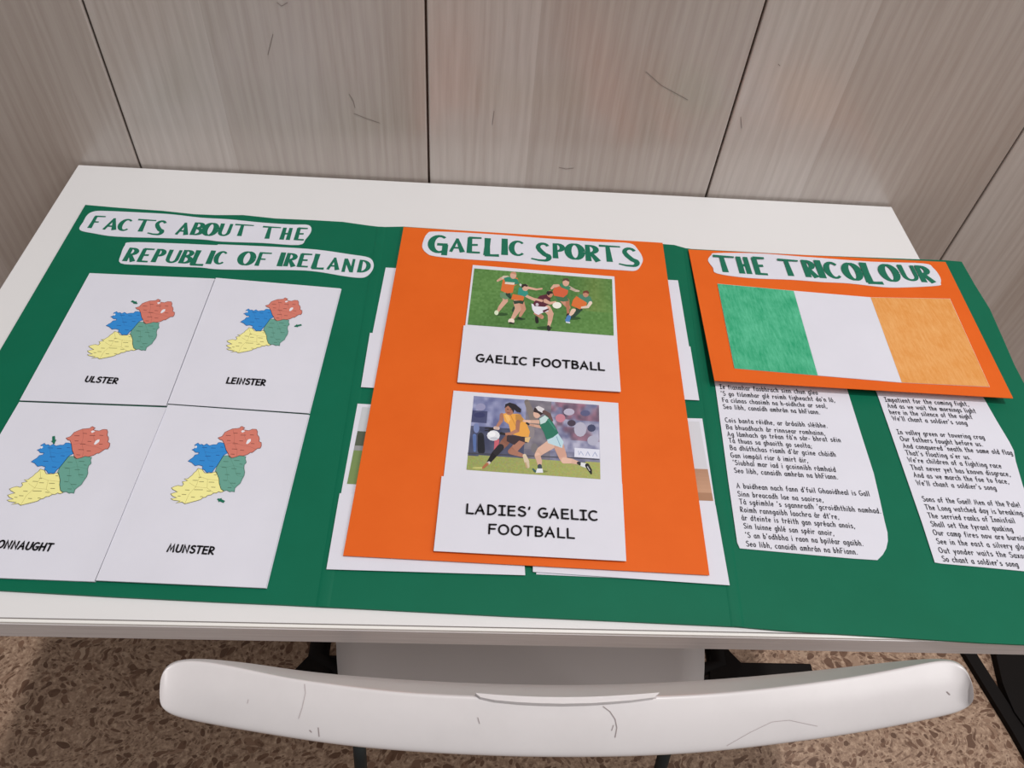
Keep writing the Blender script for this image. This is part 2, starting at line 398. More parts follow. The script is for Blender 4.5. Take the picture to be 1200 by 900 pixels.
def title(name, outline, sets, slope, pl, parent, label):
    st = slab(name, [at(x, y, up(pl, .0006)) for x, y in smooth_outline(outline, 4)], .0004, M['paper'], parent); st['label'] = label
    VV = []; FF = []
    for letters, sc, ox, oy in sets:
        v, f = cutout(letters, sc, ox, oy, slope, up(pl, .0008), st); b = len(VV); VV += v; FF += [tuple(i + b for i in g) for g in f]
    mesh('lettering', VV, FF, M['letter_green'], st)
def tr(pts, sc, ox, oy): return [(ox + x / sc, oy + y / sc) for x, y in pts]

# ---------------------------------------------------------------- the setting
fl = box('floor', (-2.2, -2.6, -.05), (3.4, .0, 0), M['floor']); fl['kind'] = 'structure'
WY = .004
wall = bpy.data.objects.new('wall_back', None); C.objects.link(wall); wall['kind'] = 'structure'; wall.location = (0, WY, 0)
box('backing', (-2.2, WY + .0065, 0), (3.4, WY + .06, 3.0), M['joint'], wall)
PW, P0x = .3474, .0705
bmesh_panel = None
for k in range(-6, 9):
    x0 = P0x + k * PW
    if bmesh_panel is None:
        o = box('panel', (x0 + .0012, WY, .0), (x0 + PW - .0012, WY + .0063, 3.0), M['wall'], wall, .0016)
        for v in o.data.vertices: v.co.x -= x0
        bmesh_panel = o.data; o.location = (x0, 0, 0)
    else:
        o = bpy.data.objects.new('panel', bmesh_panel); C.objects.link(o); o.parent = wall; o.location = (x0, 0, 0)
def scratch(pts, wpx, name='scratch'):
    V = []; F = []
    ribbon([(at_wall(x, y, WY).x, at_wall(x, y, WY).z) for x, y in pts], wpx, V, F)
    mesh(name, [(v.x, WY - .0004, v.y) for v in V], F, M['wallscratch'], wall)
for pts in ([(325, 3), (330, 7), (337, 3)], [(320, 40), (317, 52), (314, 64)], [(409, 110), (414, 118), (416, 126)], [(415, 133), (430, 139), (445, 144)],
            [(579, 130), (577, 146)], [(757, 84), (775, 100), (806, 117)], [(655, 196), (663, 198), (672, 197)], [(912, 75), (914, 77)], [(868, 137), (869, 150)]):
    scratch(pts, .0006)

# ---------------------------------------------------------------- desk
W, DP, TH = 1.0036, .5658, .026
desk = thing('desk', 'narrow white laminate desk standing against the wood panelled wall', 'desk', (W / 2, -DP / 2, 0))
box('tabletop', (0, -DP + .0036, T - TH), (W, 0, T), M['table'], desk, .0008)
box('edge_bead', (0, -DP + .0004, T - .004), (W, -DP + .0030, T), M['edge_white'], desk, .0006)
box('edge_strip', (0, -DP, T - TH), (W, -DP + .0030, T - .0030), M['edge'], desk, .0004)
g_ = box('joint_line', (0.001, -DP + .0028, T - .003), (W - .001, -DP + .0038, T - .0004), M['groove'], desk)
# a black column on a flat T-shaped foot carries the desk
box('column', (.45, -.15, .0), (.55, -.09, T - TH), M['black'], desk, .003)
box('foot_spine', (.47, -.314, 0), (.53, -.15, .02), M['black'], desk, .003)
box('foot_bar', (.235, -.362, 0), (1.08, -.314, .022), M['black'], desk, .003)
box('top_bar', (.10, -.155, T - TH - .03), (W - .10, -.085, T - TH), M['black'], desk, .002)

# ---------------------------------------------------------------- green three panel board
BZ = .0026
board = thing('display_board', 'large green card display board of three folded panels lying open on the desk', 'display board', at(600, 480))
top = [(100, 240), (140, 243.5), (190, 247), (228, 251), (252, 252), (285, 252), (323, 256), (368, 258), (402, 260), (430, 264), (447, 266)]
bot_l = [(378, 711), (332, 708.6), (251, 705), (130, 699), (0, 691.7), (-160, 683)]
mid_t = [(447, 266), (473, 265.5), (600, 274), (777, 286), (790, 287), (806, 291.5)]
mid_b = [(864.5, 734.3), (730, 728), (590, 721.7), (400, 712), (378, 711)]
rt = [(806, 291.5), (947, 299), (1108, 305), (1127, 306.6)]
rr = [(1142, 333), (1160, 362), (1176, 398), (1189, 428), (1200, 449), (1385, 767)]
rb = [(1200, 755.5), (1150, 753.3), (1033, 746), (917, 739), (864.5, 734.3)]
slab('green_panel', [at(x, y, BZ) for x, y in top + bot_l], .0018, M['green'], board)
slab('green_panel', [at(x, y, BZ) for x, y in mid_t + mid_b], .0018, M['green'], board)
slab('green_panel', [at(x, y, BZ) for x, y in rt + rr + rb], .0018, M['green'], board)
def crease(p0, p1, h):
    """the folded hinge ridge between two panels"""
    P0, P1 = at(*p0, BZ), at(*p1, BZ); sd = Vector((0, 0, 1)).cross((P1 - P0).normalized()); V = []; F = []; n = 24
    for i in range(n + 1):
        p = P0.lerp(P1, i / n)
        for k in range(7):
            a = math.pi * k / 6; V.append(p + sd * (.0055 * -math.cos(a)) + Vector((0, 0, h * math.sin(a) - .0001)))
    for i in range(n):
        for k in range(6): F.append((i * 7 + k, i * 7 + k + 1, (i + 1) * 7 + k + 1, (i + 1) * 7 + k))
    mesh('fold', V, F, M['green'], board, True)
crease((447, 266), (378, 711), .0005); crease((806, 291.5), (864.5, 734.3), .0006)
title('title_strip', tr([(50, 205), (75, 150), (105, 100), (150, 77), (230, 73), (500, 85), (700, 97), (900, 120), (1100, 132)], 6, 85, 235) +
      tr([(300, 100), (520, 114), (640, 118), (662, 160), (620, 222), (565, 265), (300, 250), (0, 240)], 6.316, 260, 245) +
      tr([(900, 272), (600, 262), (300, 252), (150, 230)], 6, 85, 235),
      [([('F', 103, 187, 192, 89), ('A', 212, 300, 203, 85), ('C', 306, 394, 212, 88), ('T', 420, 550, 215, 88), ('S', 517, 622, 240, 105), ('A', 722, 805, 238, 88), ('B', 825, 905, 241, 90), ('O', 900, 1002, 247, 96), ('U', 1015, 1098, 247, 88)], 6, 85, 235),
       ([('T', 69, 209, 196, 88), ('T', 275, 412, 216, 92), ('H', 428, 500, 225, 90), ('E', 532, 612, 229, 94)], 6.316, 260, 245)],
      .05, BZ, board, 'white cut-out strip with green lettering FACTS ABOUT THE')
title('title_strip', tr([(338, 440), (342, 375), (368, 315), (410, 293), (700, 300), (1000, 313)], 6, 85, 235) +
      tr([(0, 262), (400, 280), (700, 300), (950, 335), (1085, 358), (1122, 400), (1115, 450), (1075, 495), (1020, 508), (900, 495), (700, 462), (500, 450), (0, 446)], 6.316, 260, 245) +
      tr([(900, 470), (700, 463), (500, 452)], 6, 85, 235),
      [([('R', 352, 430, 425, 98), ('E', 450, 532, 430, 98), ('P', 552, 620, 432, 96), ('U', 645, 732, 436, 94), ('B', 745, 825, 440, 96), ('L', 820, 915, 455, 110), ('I', 938, 968, 445, 97), ('C', 985, 1065, 447, 97)], 6, 85, 235),
       ([('O', 105, 225, 414, 108), ('F', 238, 338, 418, 102), ('I', 410, 440, 422, 104), ('R', 455, 538, 422, 100), ('E', 553, 642, 427, 102), ('L', 657, 752, 443, 115), ('A', 777, 862, 446, 93), ('N', 885, 968, 464, 100), ('D', 1000, 1088, 468, 95)], 6.316, 260, 245)],
      .06, BZ, board, 'white cut-out strip with green lettering REPUBLIC OF IRELAND')

# ---------------------------------------------------------------- province maps
R_, B_, G_, Y_ = (212, 124, 108), (46, 138, 212), (104, 162, 146), (244, 238, 158)
MAPS = {
 'r': (R_, [(515, 305), (548, 296), (560, 285), (575, 268), (600, 258), (640, 245), (675, 243), (700, 240), (706, 232), (716, 229), (738, 240), (722, 250), (740, 256), (770, 260), (800, 250), (830, 252), (838, 268), (834, 290), (846, 305), (848, 320), (842, 336), (860, 346), (858, 368), (846, 384), (826, 384), (812, 392), (780, 412), (764, 412), (740, 425), (700, 435), (672, 432), (650, 440), (610, 448), (590, 440), (585, 415), (570, 390), (560, 345), (548, 322), (530, 318)]),
 'b': (B_, [(322, 352), (350, 338), (362, 350), (380, 347), (395, 356), (420, 345), (440, 358), (470, 352), (500, 352), (515, 338), (535, 338), (560, 345), (570, 390), (580, 412), (550, 425), (520, 460), (490, 495), (462, 520), (440, 545), (415, 540), (400, 546), (380, 522), (365, 520), (370, 498), (340, 490), (310, 495), (285, 472), (258, 462), (280, 448), (300, 438), (318, 420), (345, 416), (352, 404), (322, 402), (310, 388), (298, 384), (338, 368)]),
 'g': (G_, [(545, 430), (590, 430), (610, 448), (650, 440), (672, 432), (700, 435), (725, 440), (718, 456), (724, 480), (706, 496), (700, 520), (704, 545), (696, 570), (670, 605), (660, 622), (632, 640), (612, 655), (606, 680), (585, 676), (570, 680), (545, 668), (525, 672), (500, 660), (490, 620), (492, 590), (482, 560), (468, 536), (484, 504), (520, 460)]),
 'y': (Y_, [(318, 530), (332, 513), (365, 522), (380, 545), (400, 548), (440, 547), (455, 542), (478, 540), (482, 560), (492, 590), (490, 620), (500, 660), (520, 675), (498, 682), (480, 676), (460, 686), (440, 685), (415, 698), (390, 700), (372, 712), (350, 715), (330, 728), (300, 735), (250, 745), (200, 755), (180, 742), (130, 748), (165, 735), (110, 728), (92, 718), (140, 712), (108, 700), (94, 685), (120, 678), (150, 672), (116, 655), (104, 644), (130, 634), (160, 628), (190, 634), (205, 620), (196, 604), (240, 596), (215, 584), (245, 582), (262, 570), (280, 560), (296, 544)]),
}
LAKES = [[(736, 350), (748, 328), (762, 320), (778, 318), (776, 334), (758, 348), (744, 354)], [(706, 262), (722, 256), (740, 262), (730, 268), (714, 274)], [(322, 362), (334, 356), (342, 364), (330, 376)]]
LINKS = [[(575, 350), (640, 340), (700, 360), (760, 370), (810, 390)], [(640, 245), (650, 300), (640, 340), (660, 400), (650, 440)], [(740, 256), (730, 300), (740, 328)], [(385, 350), (400, 400), (460, 410), (520, 400), (575, 400)], [(400, 400), (420, 460), (480, 470)],
         [(500, 500), (560, 510), (620, 500), (705, 520)], [(560, 510), (560, 600), (610, 655)], [(600, 448), (620, 500), (640, 570), (690, 580)], [(330, 515), (340, 570), (400, 590), (490, 600)], [(340, 570), (300, 640), (240, 690), (200, 755)], [(400, 590), (390, 650), (440, 685)], [(250, 610), (300, 640), (390, 650)]]
NAMES = [(600, 290, 40), (660, 275, 34), (720, 290, 44), (790, 290, 30), (600, 325, 30), (650, 348, 44), (700, 330, 30), (790, 350, 28), (640, 385, 44), (700, 395, 32), (620, 420, 30),
         (400, 370, 40), (470, 375, 36), (420, 430, 44), (370, 460, 40), (500, 425, 30), (440, 500, 34), (540, 370, 24), (560, 470, 40), (650, 465, 44), (540, 510, 36), (620, 520, 40), (560, 560, 34), (650, 555, 40), (540, 600, 30), (600, 620, 44), (570, 650, 30), (680, 490, 24),
         (300, 595, 40), (350, 605, 36), (430, 610, 44), (320, 660, 70), (400, 670, 30), (230, 660, 34), (200, 690, 34), (270, 710, 30), (340, 708, 22), (160, 700, 22), (340, 575, 22), (440, 645, 34), (465, 560, 20)]
def to_px(p): return (90 + p[0] / 7.5, 320 + p[1] / 7.5)
SA, SB = (715, 229), (94, 718)       # anchors: north tip and south-west tip
def make_map(a_px, b_px, z, parent):
    s0, s1 = at(*to_px(SA), z), at(*to_px(SB), z); d0, d1 = at(*a_px, z), at(*b_px, z)
    src = complex(s1.x - s0.x, s1.y - s0.y); dst = complex(d1.x - d0.x, d1.y - d0.y); k = dst / src
    def f(p):
        w_ = at(*to_px(p), z); c = complex(w_.x - s0.x, w_.y - s0.y) * k; return Vector((d0.x + c.real, d0.y + c.imag))
    V = []; F = []; cols = []
    def add(pts2, col, e, tri=True):
        bm = bmesh.new(); vs = [bm.verts.new((p.x, p.y, 0)) for p in pts2]; bm.faces.new(vs)
        bmesh.ops.triangulate(bm, faces=bm.faces); bm.verts.index_update(); b = len(V)
        V.extend(Vector((v.co.x, v.co.y, T + z + e)) for v in bm.verts)
        for fc in bm.faces:
            F.append(tuple(b + v.index for v in fc.verts)); cols.append(lin(col))
        bm.free()
    def line(pts, wd, col, e):
        v = []; fs = []; ribbon([f(p) for p in pts], wd, v, fs, False); b = len(V)
        V.extend(Vector((p.x, p.y, T + z + e)) for p in v)
        for g in fs: F.append(tuple(i + b for i in g)); cols.append(lin(col))
    root = None
    nm = {'r': 'red_province', 'b': 'blue_province', 'g': 'green_province', 'y': 'yellow_province'}
    for kx, (col, pts) in MAPS.items(): add([f(p) for p in pts], col, .00006)
    dk = {'r': (120, 62, 52), 'b': (30, 84, 150), 'g': (66, 108, 92), 'y': (120, 112, 66)}
    for kx, (col, pts) in MAPS.items(): line(pts + [pts[0]], .00042, dk[kx], .0001)
    for pts in LAKES: add([f(p) for p in pts], (232, 232, 238), .00012)
    for i, pts in enumerate(LINKS): line(pts, .00022, (170, 96, 84) if i < 3 else (44, 112, 178) if i < 5 else (84, 134, 116) if i < 8 else (178, 166, 96), .0001)
    for x, y, l_ in NAMES:
        c_ = 'r' if y < 440 and x > 575 else 'b' if x < 560 and y < 510 else 'g' if x > 500 else 'y'
        line([(x - l_ / 2, y), (x + l_ / 2, y + 2)], .00050, dk[c_], .00014)
    return mesh('province_map', V, F, M['print'], parent, cols=cols)
def map_leaflet(label, px, nm, cap_line, anchors, arrow, lift, rootpx):
    t = thing('map_leaflet', label, 'leaflet', at(*rootpx, BZ), 'map leaflets on the left green panel')
    sheet('back_page', [(x + 1.2, y + .6) for x, y in px], BZ + .0007, .0004, M['paper'], t, None, 4, 4)
    z = BZ + .0022
    sheet('front_page', px, z, .0004, M['paper'], t, lift, 20, 20)
    make_map(anchors[0], anchors[1], z + .0004, t)
    write([(nm, cap_line[0], cap_line[1], cap_line[2] * .84)], z + .0005, .24, 'lettering', M['ink'], t)
    V = []; F = []; a, b = at(*arrow[0], z), at(*arrow[1], z)
    ribbon([(a.x, a.y), (a.x * .4 + b.x * .6, a.y * .4 + b.y * .6), (b.x, b.y)], [.0022, .0024, .0012], V, F, False)
    d = Vector((b.x - a.x, b.y - a.y)).normalized(); mid = Vector((a.x * .45 + b.x * .55, a.y * .45 + b.y * .55)); nn = Vector((-d.y, d.x))
    k = len(V); V += [mid + nn * .0022, mid - nn * .0022, Vector((b.x, b.y))]; F.append((k, k + 1, k + 2))
    o = mesh('arrow', [(v.x, v.y, T + z + .0005 + (.0001 if i_ >= k else 0)) for i_, v in enumerate(V)], F, M['letter_green'], t)
    return t
def curl(c, r, bt): return lambda u, v: c * max(0, v - .8) ** 2 * 25 * (0.4 + .6 * math.sin(3.2 * u + bt)) + r * max(0, u - .85) ** 2 * 44
map_leaflet('white leaflet marked ULSTER, map arrow pointing to the red north', [(105, 320), (251.5, 326.5), (194.5, 475.3), (23, 469)], 'ULSTER', ((99, 447), (136, 449.4), 7.6),
            ((185.3, 350.5), (102.5, 415.7)), ((154.4, 353), (161, 356.2)), curl(.0006, .0008, 1), (140, 400))
map_leaflet('white leaflet marked LEINSTER, map arrow at the green east', [(253, 325.5), (399, 338), (361.9, 484.2), (196.4, 472.8)], 'LE|NSTER', ((265, 448.8), (309.5, 451.5), 7.8),
            ((334.4, 349.0), (265.8, 408.8)), ((353.5, 381), (345, 382.8)), curl(.0006, .0006, .3), (300, 400))
map_leaflet('white leaflet marked CONNAUGHT, cut off by the left picture edge', [(22.5, 471), (195, 477.5), (110.5, 681.5), (-97, 673.5)], 'CONNAUGHT', ((-12, 641), (58.5, 645.5), 10.2),
            ((108.3, 499.8), (8.5, 586)), ((63, 511.5), (63.5, 520.5)), curl(.0012, .001, 2), (50, 570))
map_leaflet('white leaflet marked MUNSTER, map arrow pointing to the yellow south', [(196.8, 474.2), (361.8, 486), (311.5, 689), (112, 680)], 'MUNSTER', ((195.5, 646), (249, 649.4), 10),
            ((283.3, 499.6), (200.5, 584.5)), ((263, 588.5), (255, 585)), curl(.0016, .001, .6), (240, 580))

# ---------------------------------------------------------------- prints of match photographs
def picture(name, px, pl, parent, items, sc, ox, oy, base):
    """flat colour print: base colour grid and inked shapes in layers"""
    V = []; F = []; cols = []
    def addp(pts, col, e):
        P = [at(ox + x / sc, oy + y / sc, up(pl, e)) for x, y in pts]
        bm = bmesh.new(); vs = [bm.verts.new(p) for p in P]; bm.faces.new(vs); bmesh.ops.triangulate(bm, faces=bm.faces); bm.verts.index_update()
        b = len(V); V.extend(v.co.copy() for v in bm.verts)
        for fc in bm.faces: F.append(tuple(b + v.index for v in fc.verts)); cols.append(lin(col))
        bm.free()
    TL, TR, BR, BL = [Vector(p) for p in px]; nu, nv = base[0]
    for j in range(nv):
        for i in range(nu):
            q4 = [(TL * (1 - a) + TR * a) * (1 - b) + (BL * (1 - a) + BR * a) * b for a, b in ((i / nu, j / nv), ((i + 1) / nu, j / nv), ((i + 1) / nu, (j + 1) / nv), (i / nu, (j + 1) / nv))]
            b0 = len(V); V.extend(at(p.x, p.y, up(pl, .0001)) for p in q4); F.append((b0, b0 + 3, b0 + 2, b0 + 1)); cols.append(lin(base[1]((i + .5) / nu, (j + .5) / nv)))
    e = .00014
    for it in items:
        if it[0] == 'p': addp(it[1], it[2], e)
        elif it[0] == 'e':
            _, (cx, cy), (rx, ry), col = it; addp([(cx + rx * math.cos(k * math.pi / 6), cy + ry * math.sin(k * math.pi / 6)) for k in range(12)], col, e)
        else:
            _, pts, ws, col = it; v = []; fs = []; ribbon([(a, b) for a, b in pts], ws, v, fs, True)
            P = [at(ox + p.x / sc, oy + p.y / sc, up(pl, e)) for p in v]; b = len(V); V.extend(P)
            for g in fs: jt = rnd.uniform(-9, 9); F.append(tuple(i + b for i in g)); cols.append(lin(tuple(max(0, min(255, c + jt)) for c in col)))
        e += .0000022
    return mesh(name, V, F, M['print'], parent, cols=cols)
def mixc(a, b, t): return tuple(a[i] + (b[i] - a[i]) * t for i in range(3))
rnd = random.Random(3)
def grass(u, v):
    c = mixc((78, 122, 62), (92, 136, 70), .5 + .5 * math.sin(u * 6 + v * 3)); d = rnd.uniform(-9, 9)
    if u > .72 and v < .6: c = mixc(c, (130, 142, 72), .45 * (1 - abs(u - .87) / .16) if abs(u - .87) < .16 else 0)
    return tuple(k + d for k in c)
SK, SK2, OR, GR, DKG = (214, 168, 146), (190, 136, 112), (216, 112, 54), (44, 132, 104), (40, 66, 52)
MAR, WH, SH = (88, 34, 52), (226, 226, 234), (46, 82, 40)
def shadow_blob(x, y, w_, h_): return ('e', (x, y), (w_, h_), SH)
match_one = [
 shadow_blob(300, 400, 50, 12), shadow_blob(440, 435, 40, 10), shadow_blob(620, 500, 60, 12), shadow_blob(830, 430, 60, 12),
 # far left defender
 ('r', [(330, 130), (300, 135), (272, 152)], [26, 20, 14], SK), ('r', [(345, 130), (318, 128)], [32, 28], (200, 190, 170)),
 ('r', [(325, 260), (330, 300), (290, 350), (270, 385)], [46, 36, 28, 16], SK), ('p', [(290, 240), (375, 240), (370, 280), (330, 290), (292, 275)], (104, 140, 104)), ('r', [(350, 250), (365, 275)], [36, 20], DKG),
 ('p', [(312, 140), (420, 130), (430, 170), (395, 190), (385, 240), (345, 245), (296, 225)], OR), ('p', [(318, 132), (352, 122), (420, 140), (432, 172), (404, 180), (330, 168)], GR), ('p', [(330, 160), (400, 165), (395, 182), (325, 175)], (222, 210, 196)),
 ('e', (388, 112), (24, 26), SK), ('p', [(366, 100), (372, 88), (400, 84), (412, 98), (408, 106), (380, 98)], (196, 140, 110)), ('e', (264, 388), (16, 18), (214, 228, 196)),
 # second defender
 ('r', [(505, 205), (560, 216), (600, 210)], [18, 14, 12], SK), ('r', [(470, 255), (515, 280), (555, 300)], [22, 18, 14], SK),
 ('r', [(415, 310), (425, 360), (395, 410), (375, 445)], [54, 44, 30, 20], SK), ('r', [(450, 310), (465, 360), (440, 410)], [38, 34, 20], SK2), ('r', [(392, 350), (385, 375)], [14, 14], DKG),
 ('p', [(388, 300), (470, 295), (460, 325), (430, 318), (395, 325)], DKG), ('p', [(385, 250), (470, 265), (462, 300), (372, 290)], OR), ('p', [(430, 200), (490, 215), (500, 250), (475, 270), (420, 252)], (48, 146, 130)),
 ('r', [(440, 180), (470, 205)], [14, 18], (206, 206, 206)), ('e', (478, 202), (24, 26), SK), ('p', [(446, 196), (452, 178), (480, 174), (498, 188), (494, 196), (470, 192), (456, 204)], (46, 36, 34)),
 ('e', (374, 450), (24, 20), (236, 220, 206)), ('r', [(362, 462), (392, 468)], [12, 10], (40, 30, 34)), ('r', [(424, 425), (452, 434)], [12, 10], (38, 40, 40)),
 # ball carrier in maroon
 ('r', [(560, 320), (610, 330), (560, 392), (600, 420)], [40, 44, 30, 30], SK2), ('r', [(640, 360), (665, 400), (660, 450), (650, 490)], [56, 44, 30, 20], SK),
 ('p', [(522, 320), (560, 335), (640, 345), (648, 378), (608, 388), (590, 395), (575, 405), (548, 392), (530, 365)], WH), ('p', [(605, 372), (648, 356), (652, 366), (612, 388)], MAR),
 ('p', [(585, 262), (640, 250), (668, 262), (660, 320), (620, 345), (545, 340), (535, 318), (560, 290)], MAR), ('e', (565, 328), (12, 12), (200, 190, 200)),
 ('r', [(600, 300), (540, 285), (490, 262)], [18, 14, 10], SK), ('r', [(625, 300), (660, 318), (700, 310)], [30, 20, 16], SK), ('e', (660, 250), (22, 26), SK2), ('p', [(632, 244), (640, 228), (672, 228), (684, 246), (662, 248), (650, 262)], (34, 28, 30)),
 ('e', (712, 333), (34, 24), (236, 236, 226)), ('r', [(560, 425), (565, 455)], [24, 26], (40, 36, 36)), ('r', [(648, 490), (652, 510)], [20, 28], (36, 34, 34)),
 # chaser behind
 ('r', [(720, 190), (690, 190), (672, 208)], [26, 22, 16], SK), ('r', [(800, 200), (850, 225), (875, 228)], [24, 18, 12], (196, 176, 160)),
 ('r', [(740, 280), (775, 320), (800, 350)], [40, 36, 26], SK2), ('r', [(770, 280), (790, 300), (795, 395)], [30, 30, 18], (180, 120, 92)), ('p', [(700, 270), (780, 262), (800, 300), (760, 306), (722, 300)], (66, 110, 78)),
 ('p', [(690, 205), (740, 190), (800, 196), (790, 250), (760, 275), (690, 262), (680, 230)], (208, 96, 60)), ('p', [(735, 170), (790, 180), (815, 205), (795, 222), (740, 200)], (60, 132, 96)), ('e', (778, 165), (25, 28), SK), ('p', [(752, 156), (758, 136), (790, 132), (806, 150), (800, 158), (776, 148)], (84, 64, 54)),
 ('e', (795, 408), (15, 16), (50, 40, 44)),
 # right hand chaser
 ('r', [(835, 380), (815, 410)], [46, 32], (224, 190, 170)), ('r', [(870, 375), (840, 410), (810, 425)], [34, 24, 16], DKG), ('p', [(850, 345), (900, 352), (900, 372), (852, 392)], DKG),
 ('p', [(855, 265), (935, 310), (925, 345), (880, 362), (818, 335), (830, 295)], OR), ('p', [(880, 250), (960, 270), (975, 310), (950, 330), (925, 308), (870, 275)], (72, 130, 108)), ('r', [(960, 315), (940, 345), (895, 350)], [26, 20, 14], (226, 206, 190)),
 ('e', (925, 250), (22, 24), SK2), ('p', [(902, 246), (908, 228), (936, 222), (952, 240), (948, 250), (926, 240)], (112, 60, 48)), ('r', [(800, 420), (790, 445)], [30, 34], (76, 128, 188)), ('r', [(782, 458), (805, 462)], [10, 10], (220, 226, 236)),
]
rn2 = random.Random(11)
LAT = [[rn2.random() for _ in range(40)] for _ in range(40)]
def vn(u, v, k):
    x, y = u * k % 38, v * k * .62 % 38; i, j = int(x), int(y); a, b = x - i, y - j; a = a * a * (3 - 2 * a); b = b * b * (3 - 2 * b)
    return (LAT[j][i] * (1 - a) + LAT[j][i + 1] * a) * (1 - b) + (LAT[j + 1][i] * (1 - a) + LAT[j + 1][i + 1] * a) * b
def crowd(u, v):
    if v > .80 - .02 * u: return tuple(k + rn2.uniform(-8, 8) for k in mixc((150, 158, 92), (166, 170, 100), u))
    n1 = vn(u, v, 22); n2 = vn(u + .37, v + .11, 34)
    c = mixc((74, 80, 122), (186, 188, 212), max(0, min(1, (n1 * .6 + n2 * .4 - .22) * 1.7)))
    if u < .42:
        c = mixc(c, (128, 134, 178), .5)
        if .40 < v: c = mixc(c, (40, 44, 62), .62)
        if u < .12 and .2 < v < .36: c = mixc(c, (44, 48, 84), .7)
    elif u < .62: c = mixc((122, 114, 118), c, .25)
    else:
        c = mixc(c, (176, 172, 190), .35)
        if v < .5: c = mixc(c, mixc((70, 54, 70), (184, 112, 128), vn(u, v + .5, 26)), max(0, min(.7, (vn(u + .2, v, 18) - .45 + (.35 if v < .22 else 0)) * 2.4)))
    if .66 < v and c[0] > 90: c = mixc(c, (96, 96, 116), .4)
    return c
BS, BS2, YL, LT = (168, 116, 96), (138, 92, 76), (232, 166, 76), (220, 180, 160)
